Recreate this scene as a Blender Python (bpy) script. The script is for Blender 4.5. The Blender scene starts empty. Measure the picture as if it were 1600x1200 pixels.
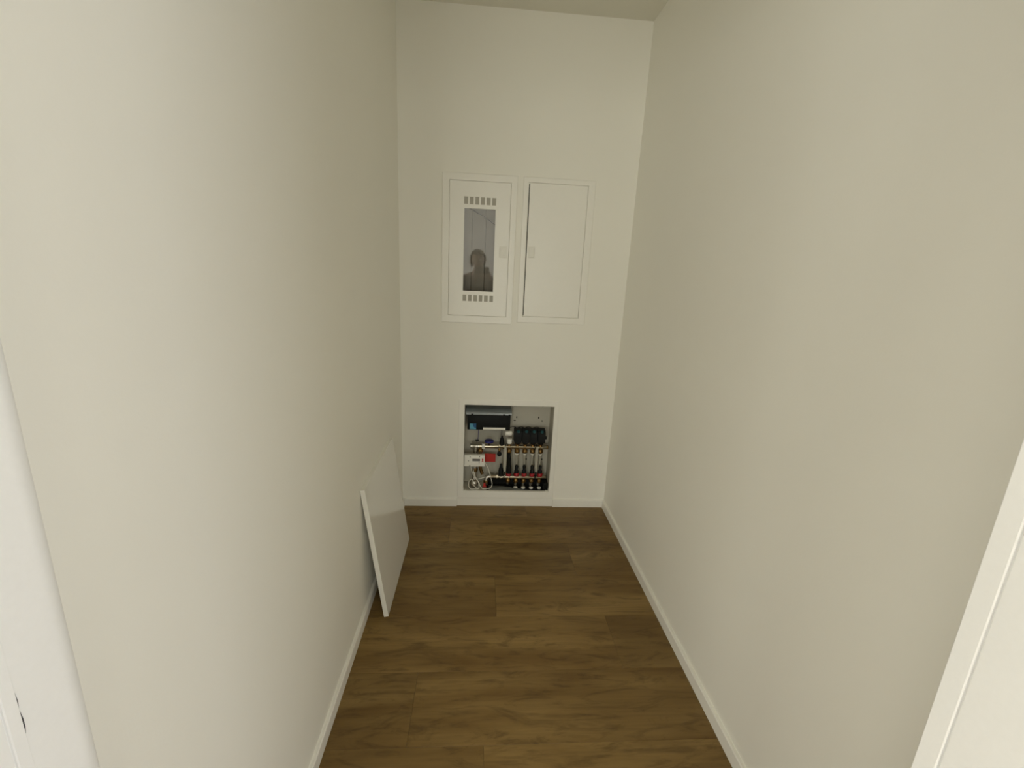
import bpy, bmesh, math, random
from mathutils import Vector, Matrix
random.seed(7)
scene = bpy.context.scene
COL = scene.collection
PI = math.pi

# ------------------------------------------------------------------ camera
W, H = 1.2308, 2.60            # closet width, ceiling height (m); back wall face is y = 0
FY = -2.125                    # inner face of the doorway wall
CAM = Vector((0.4358, -2.4929, 1.3981))
yaw, pitch, roll, fpx = 0.0760, -0.2456, 0.0472, 703.4
fwd = Vector((math.sin(yaw)*math.cos(pitch), math.cos(yaw)*math.cos(pitch), math.sin(pitch)))
rgt = Vector((math.cos(yaw), -math.sin(yaw), 0)); up = rgt.cross(fwd)
r2 = math.cos(roll)*rgt + math.sin(roll)*up
u2 = -math.sin(roll)*rgt + math.cos(roll)*up
cd = bpy.data.cameras.new('camera'); cam = bpy.data.objects.new('camera', cd); COL.objects.link(cam)
cd.sensor_fit = 'HORIZONTAL'; cd.sensor_width = 36.0; cd.lens = fpx/1600*36.0; cd.clip_start = 0.01
m = Matrix((( r2.x, u2.x, -fwd.x, CAM.x), (r2.y, u2.y, -fwd.y, CAM.y), (r2.z, u2.z, -fwd.z, CAM.z), (0, 0, 0, 1)))
cam.matrix_world = m
scene.camera = cam

# ------------------------------------------------------------------ world, daylight, exposure
world = bpy.data.worlds.new('overcast_sky'); scene.world = world; world.use_nodes = True
bg = world.node_tree.nodes['Background']; bg.inputs[0].default_value = (0.80, 0.90, 1.0, 1); bg.inputs[1].default_value = 1.0
def area(name, loc, direction, sx, sy, power, color):
    l = bpy.data.lights.new(name, 'AREA'); l.shape = 'RECTANGLE'; l.size = sx; l.size_y = sy
    l.energy = power; l.color = color
    o = bpy.data.objects.new(name, l); COL.objects.link(o); o.location = loc
    o.rotation_euler = Vector(direction).to_track_quat('-Z', 'Y').to_euler()
    return o
# daylight lamps added at two unseen hall windows to light the closet from behind
area('added_back_daylight', (-0.56, -4.68, 1.02), (0, 1, 0), 1.15, 1.6, 69.0, (1.0, 0.99, 0.87))
area('added_back_daylight', (1.36, -4.68, 1.02), (0, 1, 0), 1.15, 1.6, 20.0, (1.0, 0.99, 0.87))
# lamps added at unseen side windows, cool for left jamb, warm for right wall
area('added_side_daylight', (2.37, -3.40, 1.30), (-1, 0, 0), 1.1, 1.6, 19.5, (0.93, 0.945, 1.0))
area('added_side_daylight', (-1.17, -3.55, 1.05), (1, 0, 0), 1.1, 1.4, 15.0, (1.0, 0.975, 0.85))
vs = scene.view_settings
scene.display_settings.display_device = 'sRGB'
vs.view_transform = 'Standard'; vs.look = 'None'; vs.gamma = 1.0; vs.use_curve_mapping = False
vs.exposure = 0.0
try:
    scene.cycles.diffuse_bounces = 8; scene.cycles.max_bounces = 14; scene.cycles.transparent_max_bounces = 12
except Exception: pass

# ------------------------------------------------------------------ materials
def new_mat(name):
    mt = bpy.data.materials.new(name); mt.use_nodes = True
    return mt, mt.node_tree.nodes, mt.node_tree.links, mt.node_tree.nodes['Principled BSDF']
def plain(name, col, rough=0.5, metal=0.0, var=0.03, scale=30, bump=0.0, spec=0.5, coat=0.0):
    mt, N, L, b = new_mat(name)
    b.inputs['Roughness'].default_value = rough; b.inputs['Metallic'].default_value = metal
    b.inputs['Specular IOR Level'].default_value = spec; b.inputs['Coat Weight'].default_value = coat
    tc = N.new('ShaderNodeTexCoord'); nz = N.new('ShaderNodeTexNoise'); nz.inputs['Scale'].default_value = scale
    nz.inputs['Detail'].default_value = 4
    L.new(tc.outputs['Object'], nz.inputs['Vector'])
    mx = N.new('ShaderNodeMix'); mx.data_type = 'RGBA'
    mx.inputs['A'].default_value = [c*(1-var) for c in col] + [1]
    mx.inputs['B'].default_value = [min(1, c*(1+var)) for c in col] + [1]
    L.new(nz.outputs['Fac'], mx.inputs['Factor']); L.new(mx.outputs['Result'], b.inputs['Base Color'])
    if bump:
        bp = N.new('ShaderNodeBump'); bp.inputs['Strength'].default_value = bump; bp.inputs['Distance'].default_value = 0.002
        L.new(nz.outputs['Fac'], bp.inputs['Height']); L.new(bp.outputs['Normal'], b.inputs['Normal'])
    return mt
def wall_mat(name, col):
    mt, N, L, b = new_mat(name)
    b.inputs['Roughness'].default_value = 0.62; b.inputs['Specular IOR Level'].default_value = 0.3
    tc = N.new('ShaderNodeTexCoord')
    n1 = N.new('ShaderNodeTexNoise'); n1.inputs['Scale'].default_value = 1.6; n1.inputs['Detail'].default_value = 3
    n2 = N.new('ShaderNodeTexNoise'); n2.inputs['Scale'].default_value = 160; n2.inputs['Detail'].default_value = 3
    n3 = N.new('ShaderNodeTexNoise'); n3.inputs['Scale'].default_value = 12; n3.inputs['Detail'].default_value = 2
    for n in (n1, n2, n3): L.new(tc.outputs['Object'], n.inputs['Vector'])
    mx = N.new('ShaderNodeMix'); mx.data_type = 'RGBA'
    mx.inputs['A'].default_value = [c*0.975 for c in col] + [1]; mx.inputs['B'].default_value = [c*1.02 for c in col] + [1]
    L.new(n1.outputs['Fac'], mx.inputs['Factor']); L.new(mx.outputs['Result'], b.inputs['Base Color'])
    ad = N.new('ShaderNodeMath'); ad.operation = 'MULTIPLY_ADD'; ad.inputs[1].default_value = 2.5
    L.new(n3.outputs['Fac'], ad.inputs[0]); L.new(n2.outputs['Fac'], ad.inputs[2])
    bp = N.new('ShaderNodeBump'); bp.inputs['Strength'].default_value = 0.10; bp.inputs['Distance'].default_value = 0.0015
    L.new(ad.outputs[0], bp.inputs['Height']); L.new(bp.outputs['Normal'], b.inputs['Normal'])
    return mt
def wood_mat(name):
    mt, N, L, b = new_mat(name)
    b.inputs['Roughness'].default_value = 0.48; b.inputs['Specular IOR Level'].default_value = 0.35
    tc = N.new('ShaderNodeTexCoord'); oi = N.new('ShaderNodeObjectInfo')
    off = N.new('ShaderNodeMath'); off.operation = 'MULTIPLY'; off.inputs[1].default_value = 37.0
    L.new(oi.outputs['Random'], off.inputs[0])
    cb = N.new('ShaderNodeCombineXYZ'); L.new(off.outputs[0], cb.inputs['X']); L.new(off.outputs[0], cb.inputs['Z'])
    add = N.new('ShaderNodeVectorMath'); add.operation = 'ADD'
    L.new(tc.outputs['Object'], add.inputs[0]); L.new(cb.outputs[0], add.inputs[1])
    def stretched(sx, sy, scale, detail, dist):
        mp = N.new('ShaderNodeMapping'); mp.inputs['Scale'].default_value = (sx, sy, 1.0)
        L.new(add.outputs[0], mp.inputs['Vector'])
        n = N.new('ShaderNodeTexNoise'); n.inputs['Scale'].default_value = scale; n.inputs['Detail'].default_value = detail
        n.inputs['Distortion'].default_value = dist
        L.new(mp.outputs[0], n.inputs['Vector']); return n
    broad = stretched(0.9, 5.0, 1.5, 3, 0.9)          # pale and dark bands
    figure = stretched(1.1, 4.6, 3.4, 8, 2.6)
    figure.inputs['Roughness'].default_value = 0.66         # cathedral figure
    fine = stretched(3.0, 70.0, 2.0, 3, 0.3)          # pores
    r1 = N.new('ShaderNodeValToRGB'); e = r1.color_ramp.elements
    e[0].position = 0.30; e[0].color = (0.150, 0.083, 0.020, 1); e[1].position = 0.72; e[1].color = (0.270, 0.172, 0.056, 1)
    L.new(broad.outputs['Fac'], r1.inputs['Fac'])
    r2_ = N.new('ShaderNodeValToRGB'); e = r2_.color_ramp.elements
    e[0].position = 0.33; e[0].color = (0.62, 0.60, 0.57, 1); e[1].position = 0.50; e[1].color = (1, 1, 1, 1)
    L.new(figure.outputs['Fac'], r2_.inputs['Fac'])
    r3 = N.new('ShaderNodeValToRGB'); e = r3.color_ramp.elements
    e[0].position = 0.3; e[0].color = (0.86, 0.86, 0.86, 1); e[1].position = 0.6; e[1].color = (1, 1, 1, 1)
    L.new(fine.outputs['Fac'], r3.inputs['Fac'])
    def mul(a, c):
        x = N.new('ShaderNodeMix'); x.data_type = 'RGBA'; x.blend_type = 'MULTIPLY'; x.inputs['Factor'].default_value = 1.0
        L.new(a, x.inputs['A']); L.new(c, x.inputs['B']); return x.outputs['Result']
    c = mul(mul(r1.outputs['Color'], r2_.outputs['Color']), r3.outputs['Color'])
    hs = N.new('ShaderNodeHueSaturation')
    mr = N.new('ShaderNodeMapRange'); mr.inputs['To Min'].default_value = 0.90; mr.inputs['To Max'].default_value = 1.12
    L.new(oi.outputs['Random'], mr.inputs['Value']); L.new(mr.outputs[0], hs.inputs['Value']); L.new(c, hs.inputs['Color'])
    L.new(hs.outputs['Color'], b.inputs['Base Color'])
    bp = N.new('ShaderNodeBump'); bp.inputs['Strength'].default_value = 0.12; bp.inputs['Distance'].default_value = 0.001
    L.new(fine.outputs['Fac'], bp.inputs['Height']); L.new(bp.outputs['Normal'], b.inputs['Normal'])
    return mt
def glass_mat(name, tint, ior):
    mt, N, L, b = new_mat(name); N.remove(b)
    out = [n for n in N if n.type == 'OUTPUT_MATERIAL'][0]
    tr = N.new('ShaderNodeBsdfTransparent'); tr.inputs[0].default_value = (*tint, 1)
    gl = N.new('ShaderNodeBsdfGlossy'); gl.inputs['Roughness'].default_value = 0.03
    fr = N.new('ShaderNodeFresnel'); fr.inputs['IOR'].default_value = ior
    mx = N.new('ShaderNodeMixShader'); L.new(fr.outputs[0], mx.inputs[0]); L.new(tr.outputs[0], mx.inputs[1]); L.new(gl.outputs[0], mx.inputs[2])
    L.new(mx.outputs[0], out.inputs[0]); return mt
M = {}
M['wall'] = wall_mat('white_wall_paint', (0.865, 0.85, 0.785))
M['hall'] = wall_mat('hall_wall_paint', (0.815, 0.81, 0.81))
M['ceil'] = wall_mat('ceiling_paint', (0.74, 0.725, 0.64))
M['trim'] = plain('white_trim_paint', (0.86, 0.845, 0.79), 0.42, var=0.02, scale=60)
M['jamb'] = plain('white_jamb_paint', (0.92, 0.92, 0.915), 0.5, var=0.02, scale=150, bump=0.06)
M['wood'] = wood_mat('oak_laminate')
M['screed'] = plain('dark_underlay', (0.05, 0.035, 0.02), 0.9)
M['enamel'] = plain('white_enamelled_steel', (0.87, 0.855, 0.80), 0.35, var=0.015, scale=80)
M['gloss'] = plain('glossy_white_panel', (0.85, 0.84, 0.79), 0.16, var=0.01, scale=20, coat=0.3)
M['panel_edge'] = plain('panel_edge_white', (0.86, 0.84, 0.77), 0.5, var=0.02)
M['grey_vent'] = plain('grey_vent_mesh', (0.46, 0.44, 0.38), 0.7)
M['grey_cable'] = plain('grey_cable_sheath', (0.14, 0.135, 0.12), 0.5)
M['latch'] = plain('pale_grey_latch', (0.81, 0.795, 0.73), 0.4)
M['pane'] = glass_mat('smoked_pane', (0.86, 0.855, 0.84), 1.78)
M['board'] = plain('grey_brown_meter_board', (0.62, 0.59, 0.52), 0.7, var=0.05)
M['galv'] = plain('galvanised_sheet', (0.52, 0.495, 0.415), 0.5, metal=0.0, var=0.05, scale=25)
M['black'] = plain('black_plastic', (0.008, 0.009, 0.009), 0.6, spec=0.2)
M['rubber'] = plain('black_foam_rubber', (0.010, 0.010, 0.009), 0.9, spec=0.15, bump=0.3, scale=120)
M['lid'] = plain('clear_grey_plastic_lid', (0.20, 0.225, 0.23), 0.22, var=0.25, scale=14, coat=0.4)
M['whitep'] = plain('white_plastic', (0.86, 0.85, 0.79), 0.4)
M['teal'] = plain('dark_teal_plastic', (0.008, 0.07, 0.085), 0.4)
M['cyan'] = plain('light_blue_print', (0.10, 0.36, 0.52), 0.5)
M['blue'] = plain('deep_blue_print', (0.012, 0.09, 0.24), 0.5)
M['navy'] = plain('navy_blue_lever', (0.012, 0.014, 0.16), 0.4)
M['red'] = plain('red_plastic', (0.48, 0.02, 0.012), 0.45)
M['redm'] = plain('dark_red_plastic', (0.36, 0.012, 0.016), 0.45)
M['nickel'] = plain('nickel_plated_brass', (0.62, 0.56, 0.44), 0.28, metal=1.0)
M['brass'] = plain('brass', (0.22, 0.135, 0.05), 0.35, metal=1.0)
M['steel'] = plain('brushed_steel', (0.55, 0.53, 0.48), 0.3, metal=1.0)
M['pex'] = plain('pale_plastic_pipe', (0.42, 0.405, 0.34), 0.45)
M['cable'] = plain('white_cable', (0.74, 0.72, 0.64), 0.5)
M['lcd'] = plain('lcd_grey', (0.13, 0.125, 0.12), 0.25)
M['film'] = plain('grey_plastic_film', (0.30, 0.31, 0.29), 0.3, var=0.25, scale=18, bump=0.4)
M['shadowgap'] = plain('dark_gap_filler', (0.06, 0.06, 0.065), 0.9)
M['skin'] = plain('skin', (0.22, 0.13, 0.085), 0.5)
M['hair'] = plain('dark_brown_hair', (0.03, 0.018, 0.012), 0.5, bump=0.5, scale=90)
M['coat'] = plain('dark_brown_jacket', (0.045, 0.032, 0.022), 0.8, bump=0.3, scale=60)
M['jeans'] = plain('dark_trousers', (0.02, 0.022, 0.03), 0.85)

# ------------------------------------------------------------------ helpers
def box(bm, x0, x1, y0, y1, z0, z1, bev=0.0, seg=1):
    r = bmesh.ops.create_cube(bm, size=1.0)
    vv = r['verts']
    for v in vv:
        v.co = Vector((x0 + (v.co.x+.5)*(x1-x0), y0 + (v.co.y+.5)*(y1-y0), z0 + (v.co.z+.5)*(z1-z0)))
    if bev > 0:
        es = list({e for v in vv for e in v.link_edges})
        bmesh.ops.bevel(bm, geom=es, offset=bev, segments=seg, affect='EDGES', profile=0.5)
def lathe(bm, prof, axis='Z', center=(0, 0, 0), n=20, sides_hex=False):
    """prof = [(radius, height)...] turned round an axis through center"""
    if sides_hex: n = 6
    rings = []
    c = Vector(center)
    for r, h in prof:
        ring = []
        for k in range(n):
            a = 2*PI*k/n
            p = (r*math.cos(a), r*math.sin(a), h)
            if axis == 'X': p = (p[2], p[0], p[1])
            elif axis == 'Y': p = (p[0], p[2], p[1])
            ring.append(bm.verts.new(c + Vector(p)))
        rings.append(ring)
    for a, b in zip(rings, rings[1:]):
        for k in range(n): bm.faces.new((a[k], a[(k+1) % n], b[(k+1) % n], b[k]))
    bm.faces.new(rings[0][::-1]); bm.faces.new(rings[-1])
def smooth_path(pts, sub=8):
    P = [Vector(p) for p in pts]; out = []
    for i in range(len(P)-1):
        p0 = P[max(i-1, 0)]; p1 = P[i]; p2 = P[i+1]; p3 = P[min(i+2, len(P)-1)]
        for k in range(sub):
            t = k/sub
            out.append(0.5*((2*p1) + (-p0+p2)*t + (2*p0-5*p1+4*p2-p3)*t*t + (-p0+3*p1-3*p2+p3)*t**3))
    out.append(P[-1]); return out
def tube(bm, pts, r, n=10):
    pts = [Vector(p) for p in pts]; rings = []; prev = None
    for i, p in enumerate(pts):
        t = (pts[min(i+1, len(pts)-1)] - pts[max(i-1, 0)]).normalized()
        if prev is None:
            ref = Vector((0, 0, 1)) if abs(t.z) < .9 else Vector((1, 0, 0))
            a = t.cross(ref).normalized()
        else:
            a = (prev - t*prev.dot(t)).normalized()
        prev = a; b = t.cross(a)
        rr = r[i] if isinstance(r, (list, tuple)) else r
        rings.append([bm.verts.new(p + rr*(math.cos(2*PI*k/n)*a + math.sin(2*PI*k/n)*b)) for k in range(n)])
    for A, B in zip(rings, rings[1:]):
        for k in range(n): bm.faces.new((A[k], A[(k+1) % n], B[(k+1) % n], B[k]))
    bm.faces.new(rings[0][::-1]); bm.faces.new(rings[-1])
def holed(bm, x0, x1, z0, z1, y0, y1, holes):
    """slab in the xz plane, thickness y0..y1, with rectangular through holes (x0,x1,z0,z1)"""
    xs = sorted({round(v, 6) for v in [x0, x1] + [h[i] for h in holes for i in (0, 1)]})
    zs = sorted({round(v, 6) for v in [z0, z1] + [h[i] for h in holes for i in (2, 3)]})
    def solid(i, j):
        if not (0 <= i < len(xs)-1 and 0 <= j < len(zs)-1): return False
        cx = (xs[i]+xs[i+1])/2; cz = (zs[j]+zs[j+1])/2
        return not any(h[0] < cx < h[1] and h[2] < cz < h[3] for h in holes)
    cache = {}
    def V(i, j, k):
        if (i, j, k) not in cache: cache[(i, j, k)] = bm.verts.new((xs[i], (y0, y1)[k], zs[j]))
        return cache[(i, j, k)]
    for i in range(len(xs)-1):
        for j in range(len(zs)-1):
            if not solid(i, j): continue
            bm.faces.new((V(i, j, 0), V(i+1, j, 0), V(i+1, j+1, 0), V(i, j+1, 0)))
            bm.faces.new((V(i, j, 1), V(i, j+1, 1), V(i+1, j+1, 1), V(i+1, j, 1)))
            if not solid(i-1, j): bm.faces.new((V(i, j, 0), V(i, j+1, 0), V(i, j+1, 1), V(i, j, 1)))
            if not solid(i+1, j): bm.faces.new((V(i+1, j, 0), V(i+1, j, 1), V(i+1, j+1, 1), V(i+1, j+1, 0)))
            if not solid(i, j-1): bm.faces.new((V(i, j, 0), V(i, j, 1), V(i+1, j, 1), V(i+1, j, 0)))
            if not solid(i, j+1): bm.faces.new((V(i, j+1, 0), V(i+1, j+1, 0), V(i+1, j+1, 1), V(i, j+1, 1)))
def B(fn):
    bm = bmesh.new(); fn(bm); return bm
def obj(name, bm, mat, parent=None, smooth=None):
    me = bpy.data.meshes.new(name)
    bmesh.ops.recalc_face_normals(bm, faces=bm.faces[:])
    bm.to_mesh(me); bm.free(); me.materials.append(M[mat])
    if smooth is not None:
        me.polygons.foreach_set('use_smooth', [True]*len(me.polygons))
        me.set_sharp_from_angle(angle=math.radians(smooth))
    o = bpy.data.objects.new(name, me); COL.objects.link(o)
    if parent is not None:
        o.parent = parent
        o.matrix_parent_inverse = Matrix.Translation(-world_loc(parent))
    return o
def world_loc(o):
    v = Vector(o.location)
    if o.parent is not None: pass
    return v
def tag(o, label, cat=None, group=None, kind=None):
    o['label'] = label
    if cat: o['category'] = cat
    if group: o['group'] = group
    if kind: o['kind'] = kind
    return o
def thing(name, loc, label, cat, group=None):
    o = bpy.data.objects.new(name, None); COL.objects.link(o); o.location = loc; o.empty_display_size = 0.05
    return tag(o, label, cat, group)
def struct(name, bm, mat, label, cat):
    return tag(obj(name, bm, mat), label, cat, kind='structure')
def bx(*a, **k): return B(lambda bm: box(bm, *a, **k))

# ------------------------------------------------------------------ the setting: closet shell
DEPTH = 0.14                                  # depth of the manifold cabinet
LH = (0.2615, 0.5715, 1.1545, 1.8315)         # recess of left cupboard
RH = (0.6665, 0.9725, 1.1625, 1.8405)         # recess of right cupboard
MH = (0.357, 0.883, 0.090, 0.645)             # recess of manifold cabinet
def back(bm):
    holed(bm, -0.10, W+0.10, -0.1, H+0.1, 0.0, 0.17, [LH, RH, MH])
    box(bm, -0.10, W+0.10, 0.17, 0.20, -0.1, H+0.1)
struct('wall_back', B(back), 'wall', 'white end wall of the closet holding the recessed cupboards', 'wall')
struct('wall_left', bx(-0.10, 0.0, FY-0.10, 0.0, -0.1, H+0.1), 'wall', 'long white side wall with the leaning panel against it', 'wall')
struct('wall_right', bx(W, W+0.10, FY-0.10, 0.0, -0.1, H+0.1), 'wall', 'long bare white side wall opposite the leaning panel', 'wall')
struct('ceiling', bx(-1.3, 2.6, -4.8, 0.2, H, H+0.1), 'ceil', 'plain off-white ceiling of the closet', 'ceiling')
OL, OR, OH = 0.0865, 0.9556, 2.02               # door opening
def front(bm):
    # the side next to the closet's left wall has a rounded plaster corner
    r = 0.03; prof = [(-1.3, FY-0.10), (OL, FY-0.10)]
    for k in range(13):
        a = k/12*PI/2
        prof.append((OL - r + r*math.cos(a), FY - r + r*math.sin(a)))
    prof.append((-1.3, FY))
    lo = [bm.verts.new((x, y, -0.1)) for x, y in prof]; hi = [bm.verts.new((x, y, H)) for x, y in prof]
    n = len(prof)
    for k in range(n): bm.faces.new((lo[k], lo[(k+1) % n], hi[(k+1) % n], hi[k]))
    bm.faces.new(lo[::-1]); bm.faces.new(hi)
    box(bm, OR, 2.5, FY-0.10, FY, -0.1, H)
    box(bm, OL, OR, FY-0.10, FY, OH, H)
wf = struct('wall_front', B(front), 'jamb', 'white plastered doorway wall with a rounded corner at the lower left of the photo', 'wall')
for pl in wf.data.polygons: pl.use_smooth = True
wf.data.set_sharp_from_angle(angle=math.radians(40))
# door lining: left board beyond the caulk seam, right board with a groove
lj = struct('trim_1', B(lambda bm: (box(bm, OL-0.001, OL+0.0025, -2.2035, -2.193, 0, OH, bev=0.0008),
                                    box(bm, OL-0.001, OL+0.0030, FY-0.115, -2.2055, 0, OH, bev=0.001))),
            'jamb', 'white door lining with a dark caulk crack at the lower left edge', 'door frame')
def crack(bm):
    pts = [(OL+0.0004, -2.1925, 1.024), (OL+0.0007, -2.1923, 1.033), (OL+0.0009, -2.1921, 1.041), (OL+0.0005, -2.1924, 1.051),
           (OL+0.0007, -2.1922, 1.059), (OL+0.0004, -2.1925, 1.072)]
    tube(bm, pts, [0.0002, 0.0009, 0.0007, 0.0003, 0.0006, 0.0002], 6)
ck = obj('caulk_crack', B(crack), 'shadowgap', lj); ck['label'] = 'short dark crack in the caulk seam'
struct('trim_2', B(lambda bm: (box(bm, OR-0.004, OR+0.001, FY-0.0205, FY+0.001, 0, OH, bev=0.0012, seg=2),
                               box(bm, OR-0.0035, OR+0.001, FY-0.112, FY-0.0225, 0, OH, bev=0.0012, seg=2))),
       'jamb', 'white grooved door lining at the lower right edge', 'door frame')

# ---- floor: laminate planks running across the closet
fl = struct('floor', bx(-0.1, W+0.1, FY-0.10, 0.0, -0.06, -0.0085), 'screed', 'brown oak laminate floor of planks laid across the closet', 'floor')
seams = [0.0, -0.126, -0.388, -0.650, -0.912, -1.174, -1.436, -1.698, -1.960, FY-0.10]
ends = [[0.74], [0.30], [0.93], [0.537], [0.996], [0.25], [0.482], [0.80], [0.40]]
g = 0.0002
for i in range(len(seams)-1):
    y1, y0 = seams[i], seams[i+1]
    cuts = [0.0] + ends[i] + [W]
    for a, b_ in zip(cuts, cuts[1:]):
        obj('plank', bx(a+g, b_-g, y0+g, y1-g, -0.0085, 0.0, bev=0.0005), 'wood', fl)

# ---- baseboards
BH, BT = 0.049, 0.012
def skirting(bm, axis, a0, a1, face, sign):
    # painted board with a small eased top edge; 'face' is the wall plane, sign the way it projects
    prof = [(0, 0), (BT, 0), (BT, BH-0.004), (BT-0.003, BH), (0, BH)]
    lo = []; hi = []
    for d, z in prof:
        for lst, a in ((lo, a0), (hi, a1)):
            p = (face+sign*d, a, z) if axis == 'Y' else (a, face+sign*d, z)
            lst.append(bm.verts.new(p))
    n = len(prof)
    for k in range(n): bm.faces.new((lo[k], lo[(k+1) % n], hi[(k+1) % n], hi[k]))
    bm.faces.new(lo[::-1]); bm.faces.new(hi)
struct('baseboard_left', B(lambda bm: skirting(bm, 'Y', FY, -BT, 0.0, 1)), 'trim', 'low white baseboard passing behind the leaning panel', 'baseboard')
struct('baseboard_right', B(lambda bm: skirting(bm, 'Y', FY, -BT, W, -1)), 'trim', 'low white baseboard along the bare side wall', 'baseboard')
bb = struct('baseboard_back', B(lambda bm: skirting(bm, 'X', 0.0, 0.3235, 0.0, -1)), 'trim', 'short white baseboard left of the pipe cabinet on the end wall', 'baseboard')
bb = struct('baseboard_back', B(lambda bm: skirting(bm, 'X', 0.9095, W, 0.0, -1)), 'trim', 'short white baseboard right of the pipe cabinet on the end wall', 'baseboard')

# ---- hall outside the doorway (only its light and reflection reach the photo)
struct('floor_hall', bx(-1.3, 2.5, -4.7, FY-0.10, -0.06, 0.0), 'wood', 'brown laminate floor of the hall outside the doorway', 'floor')
def hallleft(bm):
    box(bm, -1.3, -1.2, -4.7, -4.12, -0.1, H); box(bm, -1.3, -1.2, -2.98, FY-0.10, -0.1, H)
    box(bm, -1.3, -1.2, -4.12, -2.98, -0.1, 0.33); box(bm, -1.3, -1.2, -4.12, -2.98, 1.77, H)
struct('wall_hall_left', B(hallleft), 'hall', 'pale side wall of the hall left of the doorway', 'wall')
def hallright(bm):
    box(bm, 2.4, 2.5, -4.7, -3.97, -0.1, H); box(bm, 2.4, 2.5, -2.83, FY-0.10, -0.1, H)
    box(bm, 2.4, 2.5, -3.97, -2.83, -0.1, 0.48); box(bm, 2.4, 2.5, -3.97, -2.83, 2.12, H)
struct('wall_hall_right', B(hallright), 'hall', 'pale side wall of the hall right of the doorway', 'wall')
WA, WB = (-1.15, 0.03, 0.20, 1.84), (0.77, 1.95, 0.20, 1.84)  # unseen windows, added for light and split so a dim pier is mirrored
struct('wall_hall_back', B(lambda bm: holed(bm, -1.3, 2.5, -0.1, H, -4.8, -4.7, [WA, WB])), 'hall', 'pale hall wall with two added windows, mirrored in the cupboard pane', 'wall')
def wframe(bm, w):
    holed(bm, *w, -4.78, -4.72, [(w[0]+0.05, w[1]-0.05, w[2]+0.05, w[3]-0.05)])
struct('added_window_4', B(lambda bm: (box(bm, -1.27, -1.21, -4.12, -4.07, 0.33, 1.77), box(bm, -1.27, -1.21, -3.03, -2.98, 0.33, 1.77),
                                 box(bm, -1.27, -1.21, -4.07, -3.03, 0.33, 0.38), box(bm, -1.27, -1.21, -4.07, -3.03, 1.72, 1.77))),
       'trim', 'low white window frame added for light in the hall wall left of the doorway', 'window')  # unseen window, added with its lamp to brighten the closet's right wall
struct('added_window_2', B(lambda bm: (box(bm, 2.41, 2.47, -3.97, -3.92, 0.48, 2.12), box(bm, 2.41, 2.47, -2.88, -2.83, 0.48, 2.12),
                                 box(bm, 2.41, 2.47, -3.92, -2.88, 0.48, 0.53), box(bm, 2.41, 2.47, -3.92, -2.88, 2.07, 2.12))),
       'trim', 'narrower white window frame added for light in the hall side wall', 'window')  # unseen window, added with its lamp to brighten the left jamb
struct('added_window_1', B(lambda bm: wframe(bm, WA)), 'trim', 'white hall window frame added for light left of the mirrored wall pier', 'window')
struct('added_window_3', B(lambda bm: wframe(bm, WB)), 'trim', 'white hall window frame added for light right of the mirrored wall pier', 'window')

# ------------------------------------------------------------------ the two flush cupboards on the end wall
def flange(bm, x0, x1, z0, z1, hole, y_out, bev=0.003):
    hx0, hx1, hz0, hz1 = hole
    # mitred ring: four bars with bevelled outer edge
    o = [(x0, z0), (x1, z0), (x1, z1), (x0, z1)]; i = [(hx0, hz0), (hx1, hz0), (hx1, hz1), (hx0, hz1)]
    def ring(pts, y): return [bm.verts.new((x, y, z)) for x, z in pts]
    def inset(pts, d, s):
        sg = [(1, 1), (-1, 1), (-1, -1), (1, -1)]
        return [(x+s*d*a, z+s*d*b) for (x, z), (a, b) in zip(pts, sg)]
    rings = [ring(o, 0.001), ring(o, y_out+bev*0.6), ring(inset(o, bev, 1), y_out), ring(inset(i, 0.002, -1), y_out), ring(i, y_out+0.002), ring(i, 0.012)]
    for A, C in zip(rings, rings[1:]):
        for k in range(4): bm.faces.new((A[k], A[(k+1) % 4], C[(k+1) % 4], C[k]))
    for k in range(4): bm.faces.new((rings[-1][k], rings[-1][(k+1) % 4], rings[0][(k+1) % 4], rings[0][k]))
def cupboard_body(bm, h, depth):
    x0, x1, z0, z1 = h; t = 0.0015; e = 0.0005
    x0 += e; x1 -= e; z0 += e; z1 -= e
    box(bm, x0, x0+t, 0.013, depth, z0, z1); box(bm, x1-t, x1, 0.013, depth, z0, z1)
    box(bm, x0, x1, 0.013, depth, z0, z0+t); box(bm, x0, x1, 0.013, depth, z1-t, z1)
    box(bm, x0, x1, depth-t, depth, z0, z1)

# left: glazed meter cupboard
lc = thing('meter_cupboard', (0.4165, 0, 1.112), 'white wall cupboard with a narrow dark glazed pane and two rows of vents', 'cupboard')
obj('frame', B(lambda bm: flange(bm, 0.2225, 0.6065, 1.112, 1.870, (0.2585, 0.5745, 1.1515, 1.8345), -0.010)), 'enamel', lc)
obj('cupboard_body', B(lambda bm: cupboard_body(bm, LH, 0.12)), 'board', lc)
PX0, PX1, PZ0, PZ1 = 0.336, 0.4975, 1.284, 1.7025
slots = []
for k in range(6):
    a = 0.3335 + k*0.0290
    slots.append((a, a+0.0200, 1.7225, 1.7595)); slots.append((a+0.0015, a+0.0210, 1.2290, 1.2635))
ld = obj('door', B(lambda bm: holed(bm, 0.2605, 0.5725, 1.1535, 1.8325, -0.0055, 0.0025, [(PX0, PX1, PZ0, PZ1)] + slots)), 'enamel', lc)
pn = obj('pane', bx(PX0+0.0002, PX1-0.0002, -0.0030, -0.0005, PZ0+0.0002, PZ1-0.0002), 'pane', ld); pn['label'] = 'dark reflective glazed pane'
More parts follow.
